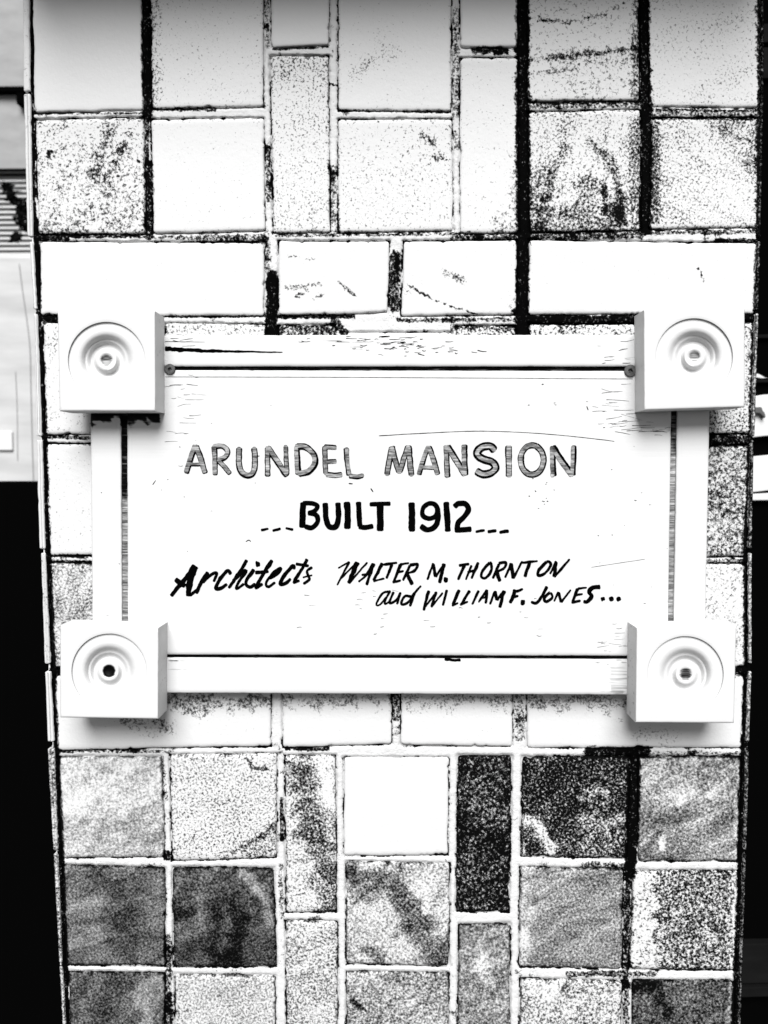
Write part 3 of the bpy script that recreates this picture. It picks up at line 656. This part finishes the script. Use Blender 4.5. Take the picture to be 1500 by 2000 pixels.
# ------------------------------------------------------------------ behind the pillar
def pbox(name, u0, v0, u1, v1, d, thick, mat, parent=None, bev=0.0):
    """box whose front fills the pixel rectangle on the upright plane d behind"""
    a = P(u0, v1, d); b = P(u1, v0, d)
    return box(name, (a[0], a[1], a[2]), (b[0], b[1] + thick, b[2]), mat, parent, bev)
# one side: black low wall, and a pale panel and boarded house wall beyond it
e = P(0, 940, -.9)
lw = box('low_wall', (e[0] - .9, .9, 0), (P(112, 940, -.9)[0], 1.02, float(P(40, 941, -.9)[2])), M_DARK, bev=.004)
lw['label'] = 'black low wall behind the pillar, below the pale panel'; lw['category'] = 'wall'
pan = empty('side_panel', (float(P(0, 900, -2.0)[0]), 2.1, 0.0), 'pale mottled side panel with a curved seam and small rounded flap above the black wall', 'panel')
pt = P(200, 492, -2.0); pb = P(-700, 940, -2.0)
box('body', (pb[0], 2.0, 0.0), (pt[0], 2.2, pt[2]), M_PALE, pan, bev=.02)
def band(name, pts, w, d, mat, parent):
    v, f = ribbon(pts, w, d, 77, 0, .05)
    v2 = v.copy(); v2[:, 1] += .006
    n = len(v); f = f + [tuple(i + n for i in q[::-1]) for q in f]
    mesh_obj(name, np.vstack([v, v2]), f, mat, parent, smooth=False)
band('seam', [(37,515),(44,570),(52,625),(58,680),(60,760),(63,880),(66,960)], 1.6, -1.997, M_SEAM, pan)
band('seam', [(30,725),(33,800),(34,900)], 1.0, -1.997, M_SEAM, pan)
fl = pbox('flap', -26, 842, 23, 880, -1.99, .012, M_WHITE, pan, bev=.004)
hs = empty('house_wall', (float(P(0, 300, -3.4)[0]), 3.5, 0.0), 'pale boarded house wall with black horizontal beams beyond the side panel', 'wall')
hb = P(-900, 1000, -3.4); ht = P(260, -200, -3.4)
box('wall', (hb[0], 3.4, 0.0), (ht[0], 3.6, ht[2]), M_MID, hs)
pbox('beam', -800, 168, 46, 186, -3.36, .05, M_DARK, hs); pbox('bracket', 32, 180, 46, 202, -3.35, .05, M_DARK, hs)
pbox('beam', -800, 328, 200, 335.5, -3.37, .04, M_DARK, hs); pbox('beam', -800, 337.5, 200, 346, -3.37, .04, M_DARK, hs)
for v0 in np.arange(350, 500, 10.2):
    a = P(-800, v0 + 10, -3.385); b = P(200, v0, -3.385)
    vv = [(a[0], 3.386, a[2]), (b[0], 3.386, a[2]), (b[0], 3.41, a[2]), (a[0], 3.41, a[2]), (a[0], 3.39, b[2]), (b[0], 3.39, b[2]), (b[0], 3.41, b[2]), (a[0], 3.41, b[2])]
    mesh_obj('siding_board', vv, box_vf((0,0,0),(1,1,1))[1], M_PALE, hs, smooth=False)
# dark leaves in front of the boards
sh = empty('shrub', (float(P(20, 940, -2.7)[0]), 2.7, 0.0), 'dark leafy shrub in front of the pale boarded wall', 'shrub')
rs = random.Random(5); LV = []; LF = []
spots = [(14,365,9),(20,376,11),(22,386,10),(34,394,12),(42,404,14),(44,414,14),(42,424,15),(46,436,12),(50,446,9),(36,460,9),(30,468,8),(60,410,14),(66,440,18)]
for (u, v, r) in spots:
    for k in range(26):
        c = P(u + rs.gauss(0, r * .55), v + rs.gauss(0, r * .28), -2.7 + rs.uniform(-.08, .08)); s = rs.uniform(.010, .022)
        a = rs.uniform(0, 6.28); t = Vector((math.cos(a), rs.uniform(-.5, .5), math.sin(a) * .6)).normalized(); w = t.cross(Vector((rs.uniform(-1,1), 1, rs.uniform(-1,1)))).normalized()
        n = len(LV); c = Vector(c)
        LV += [tuple(c - t * s), tuple(c + w * s * .4), tuple(c + t * s), tuple(c - w * s * .4)]; LF.append((n, n + 1, n + 2, n + 3))
mesh_obj('foliage', LV, LF, M_LEAF, sh, smooth=False)
def tube(name, pts, r, mat, parent):
    cu = bpy.data.curves.new(name, 'CURVE'); cu.dimensions = '3D'; cu.bevel_depth = r; cu.bevel_resolution = 2
    sp = cu.splines.new('POLY'); sp.points.add(len(pts) - 1)
    for q, p in zip(sp.points, pts): q.co = (*p, 1)
    ob = bpy.data.objects.new(name, cu); COL.objects.link(ob)
    dg = bpy.context.evaluated_depsgraph_get(); me = bpy.data.meshes.new_from_object(ob.evaluated_get(dg)); bpy.data.objects.remove(ob)
    me.materials.clear(); me.materials.append(mat)
    o = bpy.data.objects.new(name, me); COL.objects.link(o); o.parent = parent; o.location = -wloc(parent)
    return o
sb = P(90, 440, -2.7)
tube('stem', [(sb[0], 2.7, 0.0), (sb[0] - .01, 2.7, sb[2] - .3), tuple(P(66, 440, -2.7)), tuple(P(44, 415, -2.7)), tuple(P(18, 372, -2.7))], .004, M_LEAF, sh)

# other side: black door with white curved panels and a grey kick board
dr = empty('dark_door', (float(P(1560, 1000, -.6)[0]), .62, 0.0), 'black door beyond the pillar with curved white panels and a grey kick board', 'door')
q0 = P(1120, 1000, -.6); q1 = P(1900, -250, -.6)
box('leaf', (q0[0], .6, 0.0), (q1[0], .66, q1[2]), M_DARK, dr)
def curved(name, outline, d, thick, mat):
    o = np.array(outline, float); a = P(o[:, 0], o[:, 1], d); b = a.copy(); b[:, 1] += thick
    n = len(a); f = [list(range(n))[::-1], list(range(n, 2 * n))] + [(i, (i + 1) % n, n + (i + 1) % n, n + i) for i in range(n)]
    ob = mesh_obj(name, np.vstack([a, b]), f, mat, dr, smooth=False)
    m = ob.modifiers.new('bevel', 'BEVEL'); m.width = .0012; m.segments = 2
    return ob
curved('white_panel', [(1440,776),(1478,773),(1490,771),(1560,766),(1620,764),(1620,856),(1560,852),(1500,851),(1480,853),(1440,858)], -.585, .018, M_WHITE)
curved('white_panel', [(1440,894),(1478,891),(1510,888),(1560,884),(1620,882),(1620,960),(1560,958),(1500,958),(1475,961),(1440,963)], -.585, .018, M_WHITE)
curved('white_panel', [(1440,966),(1500,963),(1620,964),(1620,976),(1500,977),(1440,978)], -.588, .015, M_WHITE)
curved('hook', [(1470,795),(1488,795),(1490,801),(1494,806),(1496,813),(1494,817),(1490,812),(1484,807),(1470,806)], -.576, .012, plain('hook_grey', .08, .6, .2))
curved('trim', [(1470,728),(1484,731),(1494,737),(1500,738),(1488,739),(1476,737)], -.592, .01, M_WHITE)
curved('rail', [(1465,741),(1530,741),(1530,747),(1465,747)], -.592, .01, M_DIM)
curved('rail', [(1465,654),(1530,652),(1530,660),(1465,661)], -.592, .01, M_DIM)
curved('pane', [(1480,46),(1560,46),(1560,82),(1480,83)], -.592, .01, M_DIM)
curved('pane', [(1480,92),(1560,92),(1560,152),(1480,153)], -.592, .01, M_DIM)
curved('kick_board', [(1425,1845),(1600,1842),(1600,1918),(1425,1922)], -.585, .018, M_DIM)
curved('moulding', [(1425,1930),(1600,1926),(1600,1944),(1425,1949)], -.58, .022, M_DIM)
